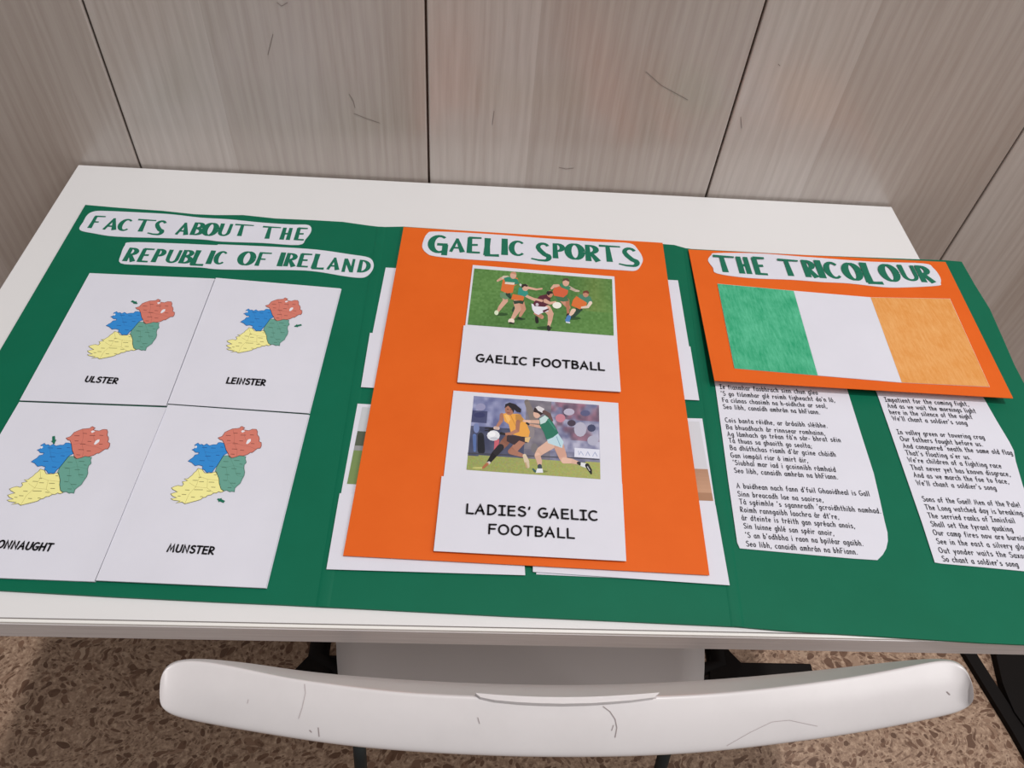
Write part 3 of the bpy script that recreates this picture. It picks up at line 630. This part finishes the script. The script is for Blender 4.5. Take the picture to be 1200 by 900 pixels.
match_two = [
 ('e', (150, 215), (46, 22), (54, 58, 100)), ('e', (160, 150), (40, 30), (150, 150, 184)), ('e', (125, 320), (24, 40), (120, 134, 180)), ('r', [(110, 380), (112, 500)], [30, 22], (92, 116, 170)), ('r', [(160, 380), (165, 500)], [50, 60], (26, 28, 38)),
 ('r', [(290, 420), (280, 500)], [40, 28], (190, 90, 104)), ('r', [(530, 110), (600, 290)], [40, 60], (126, 116, 112)), ('e', (560, 350), (34, 60), (140, 132, 136)), ('e', (1050, 320), (34, 30), (66, 70, 100)), ('e', (890, 280), (34, 26), (70, 60, 76)),
 ('e', (800, 240), (40, 34), (196, 130, 146)), ('e', (870, 190), (44, 28), (186, 180, 200)), ('e', (1000, 200), (40, 24), (90, 92, 128)), ('e', (960, 330), (50, 60), (182, 180, 198)), ('e', (1060, 420), (44, 40), (176, 176, 196)), ('e', (590, 480), (26, 40), (120, 116, 120)),
 ('p', [(915, 478), (1115, 492), (1116, 566), (912, 552)], (222, 224, 238)), ('r', [(945, 505), (950, 535), (965, 508), (985, 538)], 6, (168, 176, 206)), ('r', [(1005, 540), (1020, 510), (1036, 542)], 6, (168, 176, 206)), ('r', [(1060, 545), (1078, 514), (1096, 546)], 6, (168, 176, 206)),
 ('r', [(60, 522), (400, 536), (900, 560), (1110, 572)], [10, 8, 8, 8], (70, 70, 80)),
 ('e', (140, 640), (50, 8), (196, 196, 120)), ('e', (640, 668), (60, 10), (120, 128, 74)),
 # player in amber carrying the ball
 ('r', [(330, 215), (325, 260), (285, 320)], [34, 30, 20], BS),
 ('r', [(385, 395), (350, 440), (325, 470)], [60, 66, 52], BS2), ('r', [(320, 475), (270, 530), (220, 600)], [56, 50, 28], (30, 28, 34)), ('r', [(228, 598), (212, 606)], [22, 22], (210, 200, 200)), ('r', [(212, 608), (180, 638)], [24, 20], (176, 112, 76)),
 ('r', [(490, 420), (430, 490), (400, 505)], [66, 60, 40], BS), ('r', [(400, 508), (460, 528), (508, 545)], [44, 36, 24], BS), ('r', [(512, 542), (530, 590), (540, 630)], [30, 40, 26], (214, 196, 170)), ('r', [(520, 600), (530, 635)], [12, 14], (190, 160, 120)),
 ('p', [(370, 385), (380, 375), (540, 395), (560, 400), (530, 440), (470, 420), (430, 455), (368, 425)], (58, 46, 52)), ('p', [(515, 395), (560, 392), (545, 436), (515, 428)], (222, 188, 130)),
 ('p', [(340, 205), (385, 192), (420, 205), (465, 205), (520, 260), (555, 350), (545, 392), (490, 388), (405, 370), (385, 290), (350, 265)], YL), ('p', [(440, 210), (480, 208), (510, 262), (470, 280), (440, 250)], (188, 136, 70)), ('p', [(350, 215), (380, 205), (400, 250), (380, 280)], (244, 190, 110)), ('r', [(400, 215), (440, 300)], [8, 6], (204, 140, 60)),
 ('r', [(460, 270), (455, 340), (400, 365), (345, 368)], [36, 30, 24, 16], BS), ('r', [(350, 368), (325, 362)], [18, 22], (34, 30, 36)),
 ('e', (392, 172), (38, 44), BS), ('p', [(352, 160), (358, 128), (392, 114), (440, 128), (486, 168), (482, 196), (450, 190), (430, 170), (424, 200), (410, 170), (380, 140)], (38, 34, 42)), ('r', [(372, 168), (382, 168)], [5, 5], (50, 34, 32)), ('r', [(400, 172), (410, 172)], [5, 5], (50, 34, 32)), ('r', [(374, 196), (392, 198)], [5, 5], (130, 60, 56)),
 ('e', (262, 380), (52, 42), (224, 226, 232)), ('e', (250, 368), (30, 22), (240, 242, 246)), ('e', (268, 404), (34, 12), (196, 200, 210)),
 ('r', [(262, 325), (220, 318), (195, 320)], [20, 12, 8], (36, 34, 42)), ('r', [(255, 330), (215, 338), (195, 340)], [16, 10, 8], (36, 34, 42)), ('r', [(275, 318), (300, 322)], [26, 26], (206, 180, 170)), ('r', [(250, 322), (225, 350)], [12, 8], (36, 34, 42)),
 # opponent in green
 ('r', [(640, 270), (560, 268), (505, 262)], [30, 24, 16], LT), ('r', [(640, 310), (590, 300), (540, 290)], [24, 20, 16], (204, 160, 140)), ('r', [(530, 280), (545, 290)], [16, 16], (30, 30, 36)),
 ('r', [(740, 440), (640, 505), (620, 530)], [80, 66, 50], LT), ('r', [(616, 540), (632, 590), (634, 625)], [48, 42, 28], LT), ('r', [(634, 625), (636, 640)], [34, 34], (60, 74, 84)), ('p', [(614, 645), (656, 645), (662, 678), (600, 680)], (226, 230, 236)), ('r', [(580, 650), (598, 668)], [14, 18], (60, 96, 90)),
 ('r', [(790, 470), (820, 550), (830, 580)], [80, 66, 52], (206, 160, 142)), ('r', [(830, 580), (890, 585), (945, 600)], [50, 40, 26], LT), ('r', [(944, 600), (960, 606)], [24, 26], (44, 48, 54)), ('p', [(965, 595), (1012, 605), (1005, 640), (962, 625)], (222, 224, 228)), ('r', [(1015, 620), (1040, 660), (1048, 685)], [34, 30, 14], (34, 34, 38)), ('r', [(1018, 630), (1036, 660)], [7, 7], (200, 200, 200)),
 ('p', [(690, 400), (780, 362), (826, 430), (815, 480), (770, 465), (700, 440)], (188, 216, 226)), ('r', [(770, 390), (800, 465)], [6, 6], (130, 170, 190)),
 ('p', [(630, 240), (680, 215), (720, 240), (760, 310), (785, 360), (740, 395), (690, 415), (665, 350), (635, 300)], (42, 116, 94)), ('p', [(632, 245), (676, 217), (706, 240), (680, 275), (640, 290)], (196, 218, 218)), ('r', [(700, 250), (760, 330)], [10, 10], (66, 140, 120)),
 ('e', (612, 205), (30, 36), LT), ('p', [(584, 190), (590, 160), (620, 146), (660, 160), (670, 200), (640, 218), (622, 200)], (52, 40, 44)), ('p', [(600, 152), (625, 142), (668, 162), (680, 195), (660, 200), (620, 180)], (216, 212, 216)),
 ('r', [(670, 190), (710, 215), (735, 260)], [30, 32, 14], (96, 72, 70)),
]
# ---------------------------------------------------------------- leaflets under and on the big orange card
def leaflet(label, group, back, flap, z, rootpx, flap_lift=None):
    t = thing('sports_leaflet', label, 'leaflet', at(*rootpx, z), group)
    sheet('back_page', back, z + .0008, .0004, M['paper'], t, None, 6, 6)
    if flap: sheet('cover_flap', flap, z + .0018, .0004, M['paper'], t, flap_lift, 12, 12)
    return t
gu = 'leaflets half hidden under the orange sports card'
leaflet('white leaflet peeping out left of the orange sports card, upper one', gu, [(452, 313.5), (598, 321), (592, 463), (424, 453)], [(433.5, 390), (594, 398), (590, 464), (423, 453.5)], BZ, (500, 380))
leaflet('white leaflet peeping out right of the orange sports card, upper one', gu, [(618, 320), (794.5, 328.5), (818, 468), (621, 458)], [(619, 396), (809, 406), (819.5, 469), (621, 459)], BZ, (720, 400))
tl = leaflet('white leaflet under the orange sports card, lower left, green landscape photo edge', gu, [(419, 473), (606, 484), (612, 671), (384, 664)], [(398, 578), (610, 588), (615.5, 674), (382.5, 667)], BZ, (500, 570), lambda u, v: .0004 * v)
picture('photograph', [(424.5, 477), (597, 487), (604, 577), (406.6, 567)], BZ + .0009, tl, [], 1, 0, 0,
        ((24, 16), lambda u, v: (196, 200, 204) if v < .34 else (84, 92, 74) if v < .48 else (150, 150, 150) if v < .56 else (118, 140, 84)))
tl = leaflet('white leaflet under the orange sports card, lower right, pale photo edge', gu, [(624, 485), (823, 490.5), (852, 683), (628.5, 673)], [(624, 585), (838.5, 592), (855.2, 685.8), (624.5, 670)], BZ, (740, 580), lambda u, v: .0004 * v)
picture('photograph', [(640, 488), (819.5, 494), (836, 587), (640, 580)], BZ + .0009, tl, [], 1, 0, 0,
        ((20, 20), lambda u, v: (206, 206, 212) if v < .62 + .0 * u else mixc((176, 134, 108), (204, 160, 130), (v - .62) * 2.4) if v < .88 else (168, 126, 98)))

OZ = BZ + .0042
card = thing('orange_card', 'tall orange card headed GAELIC SPORTS laid over the middle green panel', 'card', at(610, 480, OZ))
sheet('card_sheet', [(473, 266), (776.5, 284.5), (831.5, 674), (402, 651)], OZ, .0006, M['orange'], card, None, 8, 8)
title('title_strip', tr([(85, 240), (98, 165), (135, 100), (200, 80), (500, 90), (900, 115), (1110, 132)], 8.571, 485, 262) +
      tr([(300, 122), (700, 148), (980, 160), (1060, 220), (1105, 300), (1092, 360), (1040, 415), (900, 412), (400, 380), (60, 352)], 8, 615, 265) +
      tr([(900, 380), (500, 355), (210, 327), (130, 297)], 8.571, 485, 262),
      [([('G', 145, 335, 298, 188), ('A', 360, 505, 282, 140), ('E', 530, 675, 294, 162), ('L', 700, 855, 326, 182), ('I', 885, 938, 314, 164), ('C', 965, 1125, 322, 156)], 8.571, 485, 262),
       ([('S', 55, 240, 325, 174), ('P', 268, 375, 300, 140), ('O', 390, 562, 312, 155), ('R', 578, 705, 326, 152), ('T', 712, 915, 330, 154), ('S', 880, 1070, 376, 178)], 8, 615, 265)],
      .05, OZ, card, 'white cut-out strip with green lettering GAELIC SPORTS')
go = 'photo leaflets on the orange sports card'
lf = leaflet('white leaflet captioned GAELIC FOOTBALL with photo of five men playing', go, [(554, 310.5), (720, 324), (726.5, 459.5), (537, 448.5)], [(543.3, 381.3), (723, 394.7), (727.5, 459), (536, 447.8)], OZ + .0002, (630, 385), lambda u, v: .0012 * v * v)
picture('photograph', [(555.8, 314.5), (717.3, 327.2), (719.2, 393.3), (547.9, 380.4)], OZ + .0011, lf, match_one, 6.316, 540, 305, ((64, 30), grass))
write([('GAELIC', (558, 423.2), (616, 427.4), 9.2), ('FOOTBALL', (625, 428.3), (707.5, 433.8), 9.4)], OZ + .0033, .20, 'caption', M['ink'], lf)
lf = leaflet("white leaflet captioned LADIES' GAELIC FOOTBALL with photo of two women playing", go, [(531.5, 457.7), (724.5, 472.2), (733, 656), (510, 645)], [(517.5, 558), (729.2, 566.7), (733.9, 657.5), (508.2, 645.6)], OZ + .0002, (620, 560), lambda u, v: .0012 * v * v)
picture('photograph', [(555.3, 464), (701.9, 474.7), (703.6, 561.5), (546.6, 550.5)], OZ + .0011, lf, match_two, 6.857, 540, 455, ((100, 62), crowd))
write([("LADIES'", (546, 601.3), (621, 604.9), 11.8), ('GAELIC', (631, 605.8), (699, 609.6), 11.8), ('FOOTBALL', (572, 625), (672, 630.6), 12)], OZ + .0033, .19, 'caption', M['ink'], lf)

# ---------------------------------------------------------------- song sheets
def song(label, outline, lines, capf, rootpx, name='lettering'):
    o = thing('song_sheet', label, 'sheet of paper', at(*rootpx, BZ), 'song sheets on the right green panel')
    z = BZ + .0010
    slab('page', [at(x, y, z) for x, y in outline], .0005, M['paper'], o)
    write([(t, p0, p1, capf(p0[1])) for t, p0, p1 in lines], z + .0003, .13, 'lettering', M['text_ink'], o, .2)
irish = [
 ("Ie fianmhar faobhrach sinn chun gleo", (844, 455.4), (958.4, 462.4)), ("'S go tiúnmhar glé roimh tigheacht do'n ló,", (845.5, 463.3), (978.5, 471.2)),
 ("Fa ciúnas chaoimh na h-oidhche ar seol,", (847, 471), (969.4, 478.2)), ("Seo libh, canaídh amhrán na bhFiann.", (848, 478.9), (961, 485.3)),
 ("Cois banta réidhe, ar árdaibh sléibhe.", (850.4, 494.6), (969.8, 501.2)), ("Ba bhuadhach ár rinnsear romhainn,", (851.6, 502.7), (967, 510)),
 ("Ag lámhach go tréan fá'n sár- bhrat séin", (853, 510.9), (985.2, 518)), ("Tá thuas sa ghaoith go seolta;", (854.8, 518.6), (951.4, 525)),
 ("Ba dhúthchas riamh d'ár gcine cháidh", (856, 527), (979.4, 535)), ("Gan iompáil riar ó imirt áir,", (856.9, 535.9), (947, 542)),
 ("'Siubhal mar iad i gcoinnibh rámhaid", (859.5, 544.5), (979.4, 552.8)), ("Seo libh, canaidh amhrán na bhFiann.", (861, 553.8), (982, 561.5)),
 ("A buidhean nach fann d'fuil Ghaoidheal is Gall", (863.8, 571.7), (1019.2, 581.3)), ("Sinn breacadh lae na saoirse,", (865, 581.3), (965, 588.3)),
 ("Tá sgéimhle 's sgannradh 'gcroidhthibh namhad.", (867.2, 590.5), (1032.5, 601.5)), ("Roimh ranngaibh laochra ár dt're,", (868, 599.7), (983.3, 608.3)),
 ("ár dteinte is tréith gan spréach anois,", (869.7, 609.2), (1002, 619)), ("Sin luinne ghlé san spéir anoir,", (872, 619), (977.5, 627.5)),
 ("'S an b'odhbha i raon na bpiléar agaibh.", (874.2, 629.7), (1011.7, 639.6)), ("Seo libh, canaidh amhrán na bhFiann.", (875, 640), (1005, 649.7)),
]
english = [
 ("Impatient for the coming fight,", (1037.7, 470.5), (1135.5, 475.9)), ("And as we wait the mornings light", (1041, 477.6), (1143.8, 484)), ("here in the silence of the night", (1043.3, 485), (1139.6, 490.8)), ("We'll chant a soldier's song", (1046.7, 492.5), (1133.6, 498)),
 ("In valley green or towering crag", (1052.3, 508.5), (1154, 514.8)), ("Our fathers fought before us.", (1056, 516.5), (1152, 523)), ("And conquered 'neath the same old flag", (1059.3, 524.8), (1186.8, 533)), ("That's floating o'er us.", (1062.5, 533), (1138.2, 538.3)),
 ("We're children of a fighting race", (1065, 541.3), (1173.8, 548.5)), ("That never yet has known disgrace,", (1068.5, 550.3), (1184.3, 558.2)), ("And as we march the foe to face,", (1071.8, 559), (1182.5, 566.8)), ("We'll chant a soldier's song", (1075, 568.3), (1167.7, 574.4)),
 ("Sons of the Gael! Men of the Pale!", (1082, 587.3), (1196, 594.4)), ("The Long watched day is breaking;", (1085.3, 597), (1201, 604)), ("The serried ranks of Innisfail", (1088.7, 606.7), (1189.7, 613)), ("Shall set the tyrant quaking", (1092, 616.7), (1187.3, 623)),
 ("Our camp fires now are burning", (1094.7, 626.7), (1206, 634)), ("See in the east a silvery glow", (1098.7, 637), (1205, 644)), ("Out yonder waits the Saxon foe", (1101.3, 647.6), (1219, 655.5)), ("So chant a soldier's song", (1105.3, 657.7), (1193.7, 664.3)),
]
song('white sheet with song words in Irish, bottom right corner cut round', [(833, 425), (985, 430), (993.4, 458.4), (1009, 508), (1024, 555), (1031, 585), (1036.7, 611), (1040, 624), (1040.5, 634), (1038.5, 643), (1034.5, 650), (1028.3, 656.3), (1000, 654.5), (960, 651), (867, 642.5), (864, 636), (853, 560), (845, 500), (838, 450)],
     irish, lambda y: 4.95 + (y - 455) * .0065, (930, 550))
song('white sheet with song words in English at the right picture edge', [(1014, 432), (1136, 438), (1153.5, 467.7), (1168, 493), (1183, 518), (1188, 528), (1190.5, 541), (1199, 570), (1225, 640), (1262, 676), (1200, 669.3), (1150, 664.5), (1103, 660.3), (1095.5, 659), (1081, 614), (1063, 562), (1045, 510), (1028, 461.5)],
     english, lambda y: 4.95 + (y - 465) * .0065, (1110, 570))

# ---------------------------------------------------------------- tricolour card, its lower edge standing off the board
ya, yb = at(807, 292).y, at(837, 446).y
slope = -.0075 / (ya - yb); TP = (.0052 - slope * ya + 0.0, 0, slope)
tri = thing('orange_card', 'wide orange card headed THE TRICOLOUR, lower edge lifted off the right green panel', 'card', at(1000, 380, .005))
sheet('card_sheet', [(806.7, 292.3), (1108, 307), (1187.3, 466.7), (837.3, 446)], TP, .0006, M['orange'], tri, None, 8, 8)
title('title_strip', tr([(118, 120), (148, 72), (200, 52), (600, 56), (1000, 86)], 8, 815, 290) + tr([(0, 88), (500, 125), (950, 140), (1040, 180), (1100, 260), (1105, 312), (1080, 335), (800, 350), (600, 348), (300, 315), (60, 303)], 7.5, 955, 290) +
      tr([(900, 302), (500, 285), (205, 243), (165, 190)], 8, 815, 290),
      [([('T', 200, 400, 226, 148), ('H', 422, 528, 243, 150), ('E', 570, 692, 254, 158), ('T', 816, 1013, 262, 148), ('R', 1045, 1155, 277, 152)], 8, 815, 290),
       ([('I', 50, 98, 268, 148), ('C', 122, 258, 272, 142), ('O', 285, 440, 288, 150), ('L', 462, 608, 318, 175), ('O', 612, 770, 298, 148), ('U', 788, 932, 290, 130), ('R', 945, 1062, 304, 138)], 7.5, 955, 290)],
      .06, TP, tri, 'white cut-out strip with green lettering THE TRICOLOUR')
flag = slab('flag_drawing', [at(x, y, up(TP, .0006)) for x, y in tr([(122, 157), (390, 182), (660, 205), (940, 210), (1080, 520), (770, 505), (475, 480), (182, 455)], 3, 800, 280)], .0004, M['paper'], tri)
flag['label'] = 'hand coloured flag drawing in green, white and orange bands'
def band(name, pts, m): slab(name, [at(x, y, up(TP, .00075)) for x, y in tr(pts, 3, 800, 280)], .0001, m, flag)
band('green_band', [(122.5, 157.5), (390, 182.3), (475, 479.7), (182.5, 454.7)], M['flag_green'])
band('white_band', [(391, 183), (660, 206), (769, 504), (476, 479)], M['paper'])
band('orange_band', [(661, 205.5), (939.5, 210.4), (1079.3, 519.4), (770.5, 504.6)], M['flag_orange'])

# ---------------------------------------------------------------- chair pushed in under the desk
ch = thing('chair', 'white plastic chair with dark steel legs pushed in under the desk', 'chair', (.54, -.5, 0))
RZ = .12
cols_ = [(186.5, 804, 806, 820), (189, 787, 790, 831), (197, 776.5, 779, 839), (212, 771, 773.5, 845), (240, 770, 774, 851), (290, 775, 784, 860), (340, 783, 795, 868), (393, 788.5, 802, 876), (447, 792.5, 809, 881.5), (500, 796, 813.5, 885.5), (580, 799.5, 816.5, 889.5),
         (660, 801, 817.5, 891), (740, 800, 817, 890), (820, 796, 814.5, 886), (891, 791, 808, 878), (980, 782.5, 797, 866.5), (1040, 775.5, 786, 856), (1080, 771, 777.5, 848), (1105, 770, 773, 842.5), (1122, 773, 776, 838), (1133, 782, 785, 832), (1139.5, 799, 801, 825), (1141.5, 810, 811.5, 818)]
V = []; F = []
for x, t_, r_, b_ in cols_:
    k = min(1, (b_ - t_) / 75) ; 
    I = at(x, t_, RZ - .006 - .040 * k); R1 = at(x, r_, RZ); Lp = at(x, b_, RZ - .020 * k)
    mid1 = R1.lerp(Lp, .07) + Vector((0, 0, .0004 * k)); mid2 = R1.lerp(Lp, .5) + Vector((0, 0, .0040 * k)); mid3 = R1.lerp(Lp, .88) + Vector((0, 0, .0022 * k))
    dn = .125 * k
    Ib = Vector((I.x, I.y + .024 * k, I.z - .08 * k)); Ob = Ib + Vector((0, -.006, -.002))
    Lu = Lp + Vector((0, .006 * k, -.006 * k)); Uu = Vector((I.x, (I.y - .008 * k - .002), I.z - .004 * k)); R0 = R1.lerp(I, .07)
    V += [Ib, I.lerp(Ib, .5), I, R0, R1, mid1, mid2, mid3, Lp, Lu, Uu, Ob]
n = 12
for i in range(len(cols_) - 1):
    for k in range(n): F.append((i * n + k, i * n + (k + 1) % n, (i + 1) * n + (k + 1) % n, (i + 1) * n + k))
F.append(tuple(range(n))[::-1]); F.append(tuple(range((len(cols_) - 1) * n, len(cols_) * n)))
back = mesh('backrest', V, F, M['plastic'], ch, True)
bmm = bmesh.new(); bmm.from_mesh(back.data); bmesh.ops.recalc_face_normals(bmm, faces=bmm.faces); bmm.to_mesh(back.data); bmm.free()
ss = back.modifiers.new('round', 'SUBSURF'); ss.levels = 2; ss.render_levels = 2
bpy.context.view_layer.update()
dg = bpy.context.evaluated_depsgraph_get(); ev = back.evaluated_get(dg); me_ = ev.to_mesh()
bv = BVHTree.FromPolygons([back.matrix_world @ v.co for v in me_.vertices], [tuple(p.vertices) for p in me_.polygons]); ev.to_mesh_clear()
def on_chair(x, y, e=.0004):
    h = bv.ray_cast(CAM, ray(x, y).normalized()); 
    return (h[0] + (CAM - h[0]).normalized() * e) if h[0] else None
def scuff(pts, wpx, m=M['hair'], name='scuff', e=.0004, cap=True):
    Vp = []; Fp = []; dense = []
    for i in range(len(pts) - 1):
        for k in range(4): dense.append(tuple(Vector(pts[i]).lerp(Vector(pts[i + 1]), k / 4)))
    dense.append(pts[-1]); ribbon(dense, wpx, Vp, Fp, cap)
    P = [on_chair(v.x, v.y, e) for v in Vp]
    if all(P): mesh(name, P, Fp, m, back)
scuff([(707, 828), (715, 834), (721, 843), (723, 853), (721, 864)], 1.0); scuff([(719, 850), (717, 856)], .8); scuff([(560, 841), (562, 848)], .8)
scuff([(357, 802), (358, 812), (354, 830), (350, 842)], .9, M['scuff']); scuff([(373, 853), (374, 863)], 1.2); scuff([(363, 856), (365, 858)], 1.2)
scuff([(849, 851), (854, 866), (850, 880)], .8, M['scuff']); scuff([(852, 874), (880, 858), (905, 846), (925, 844), (958, 851)], .6, M['scuff']); scuff([(1110, 811), (1113, 814)], 1.4); scuff([(291, 820), (290, 824)], .8, M['scuff'])
# grip opening rim in the top edge
gp_t = [(557, 812), (580, 814), (606.7, 815.6), (633, 816.6), (660, 817), (690, 816.6), (713, 815.6), (745, 813.6), (773, 811.5)]
gp_b = [(766.7, 817.3), (740, 820.6), (713, 822.7), (690, 824), (660, 824.6), (633, 824.1), (606.7, 822.8), (580, 820.4), (563, 817)]
grip = slab('grip_rim', [at(x, y, RZ + .003) for x, y in gp_t + gp_b], .004, M['plastic'], back)
scuff([(560, 816.5), (580, 821.2), (606.7, 823.9), (633, 825.2), (660, 825.7), (690, 825.1), (713, 823.8), (740, 821.7), (769, 818)], .9, M['scuff'], 'grip_shade_line', .0006)  # grey line paints the thin shadow along the lower side of the rim
# seat
sx0, sx1, sy0, sy1 = .326, .770, -.545, -.19
V = []; F = []; nu = nv = 14
def seat_pt(u, v, top):
    uu = 2 * u - 1; vv = 2 * v - 1
    a, b = uu * math.sqrt(1 - vv * vv * .5 * .35), vv * math.sqrt(1 - uu * uu * .5 * .35)
    x = (sx0 + sx1) / 2 + a * (sx1 - sx0) / 2 * (1 - .04 * (1 - v)); y = (sy0 + sy1) / 2 + b * (sy1 - sy0) / 2
    z = T - .292 - .010 * (1 - uu ** 4) * (1 - vv ** 4) - (.012 * max(0, v - .8) ** 2 * 25) + .006 * abs(uu) ** 6
    return Vector((x, y, z - (0 if top else .010)))
for top in (True, False):
    for j in range(nv + 1):
        for i in range(nu + 1): V.append(seat_pt(i / nu, j / nv, top))
Wn = nu + 1; nn_ = Wn * (nv + 1)
for j in range(nv):
    for i in range(nu):
        a = j * Wn + i; F.append((a, a + 1, a + Wn + 1, a + Wn)); F.append((a + nn_, a + Wn + nn_, a + Wn + 1 + nn_, a + 1 + nn_))
rim = [i for i in range(Wn)] + [j * Wn + nu for j in range(1, nv + 1)] + [nv * Wn + i for i in range(nu - 1, -1, -1)] + [j * Wn for j in range(nv - 1, 0, -1)]
for k in range(len(rim)):
    a, b = rim[k], rim[(k + 1) % len(rim)]; F.append((b, a, a + nn_, b + nn_))
st_ = mesh('seat', V, F, M['seat'], ch, True)
# steel frame: rear uprights carry the backrest, side rails under the seat, four legs
for x, s in ((.382, -1), (.688, 1)):
    tube('upright', [(x, -.628, T + .03), (x, -.608, T - .03), (x, -.576, T - .18), (x, -.552, T - .27), (x, -.50, T - .312)], .0065, M['steel'], ch)
    tube('leg', [(x, -.568, T - .225), (x, -.596, T - .31), (x + s * .006, -.612, T - .42), (x + s * .02, -.640, .011)], .0065, M['steel'], ch)
    xs = .318 if s < 0 else .777
    tube('leg', [(xs, -.30, T - .31), (xs + s * .004, -.24, T - .5), (xs + s * .014, -.19, .011)], .0105, M['steel'], ch)
    tube('side_rail', [(x, -.50, T - .314), (xs, -.47, T - .314), (xs, -.20, T - .312)], .012, M['black'], ch)
for pts_ in ([(384, 742), (374, 750), (362, 768), (344, 786), (352, 800), (388, 800)], [(832, 745), (846, 752), (856, 764), (869, 777), (862, 800), (832, 800)]):
    slab('seat_bracket', [at(x, y, -.306) for x, y in pts_], .006, M['black'], ch)
tube('cross_rail', [(.318, -.34, T - .318), (.777, -.34, T - .318)], .011, M['black'], ch)
for x, y in ((.362, -.640), (.708, -.640), (.304, -.19), (.791, -.19)):
    tube('foot_cap', [(x, y, 0.0005), (x, y, .022)], .0125, M['black'], ch)

# ---------------------------------------------------------------- black stand foot on the floor, right of the chair
sf = thing('stand_foot', 'black metal foot of a stand on the terrazzo floor, right of the chair', 'stand foot', (1.42, -.4, 0))
bt = lambda pts, z0: [at(x, y, -T + z0) for x, y in pts]
slab('foot_bar', bt([(1112, 735), (1127, 735), (1147, 770), (1187, 832), (1235, 902), (1212, 902), (1186, 856), (1133, 770)], .012), .0115, M['black'], sf)
slab('foot_plate', bt([(1160, 735), (1168, 770), (1175, 800), (1182, 818), (1189, 834), (1236, 900), (1340, 900), (1320, 735)], .016), .0155, M['black'], sf)
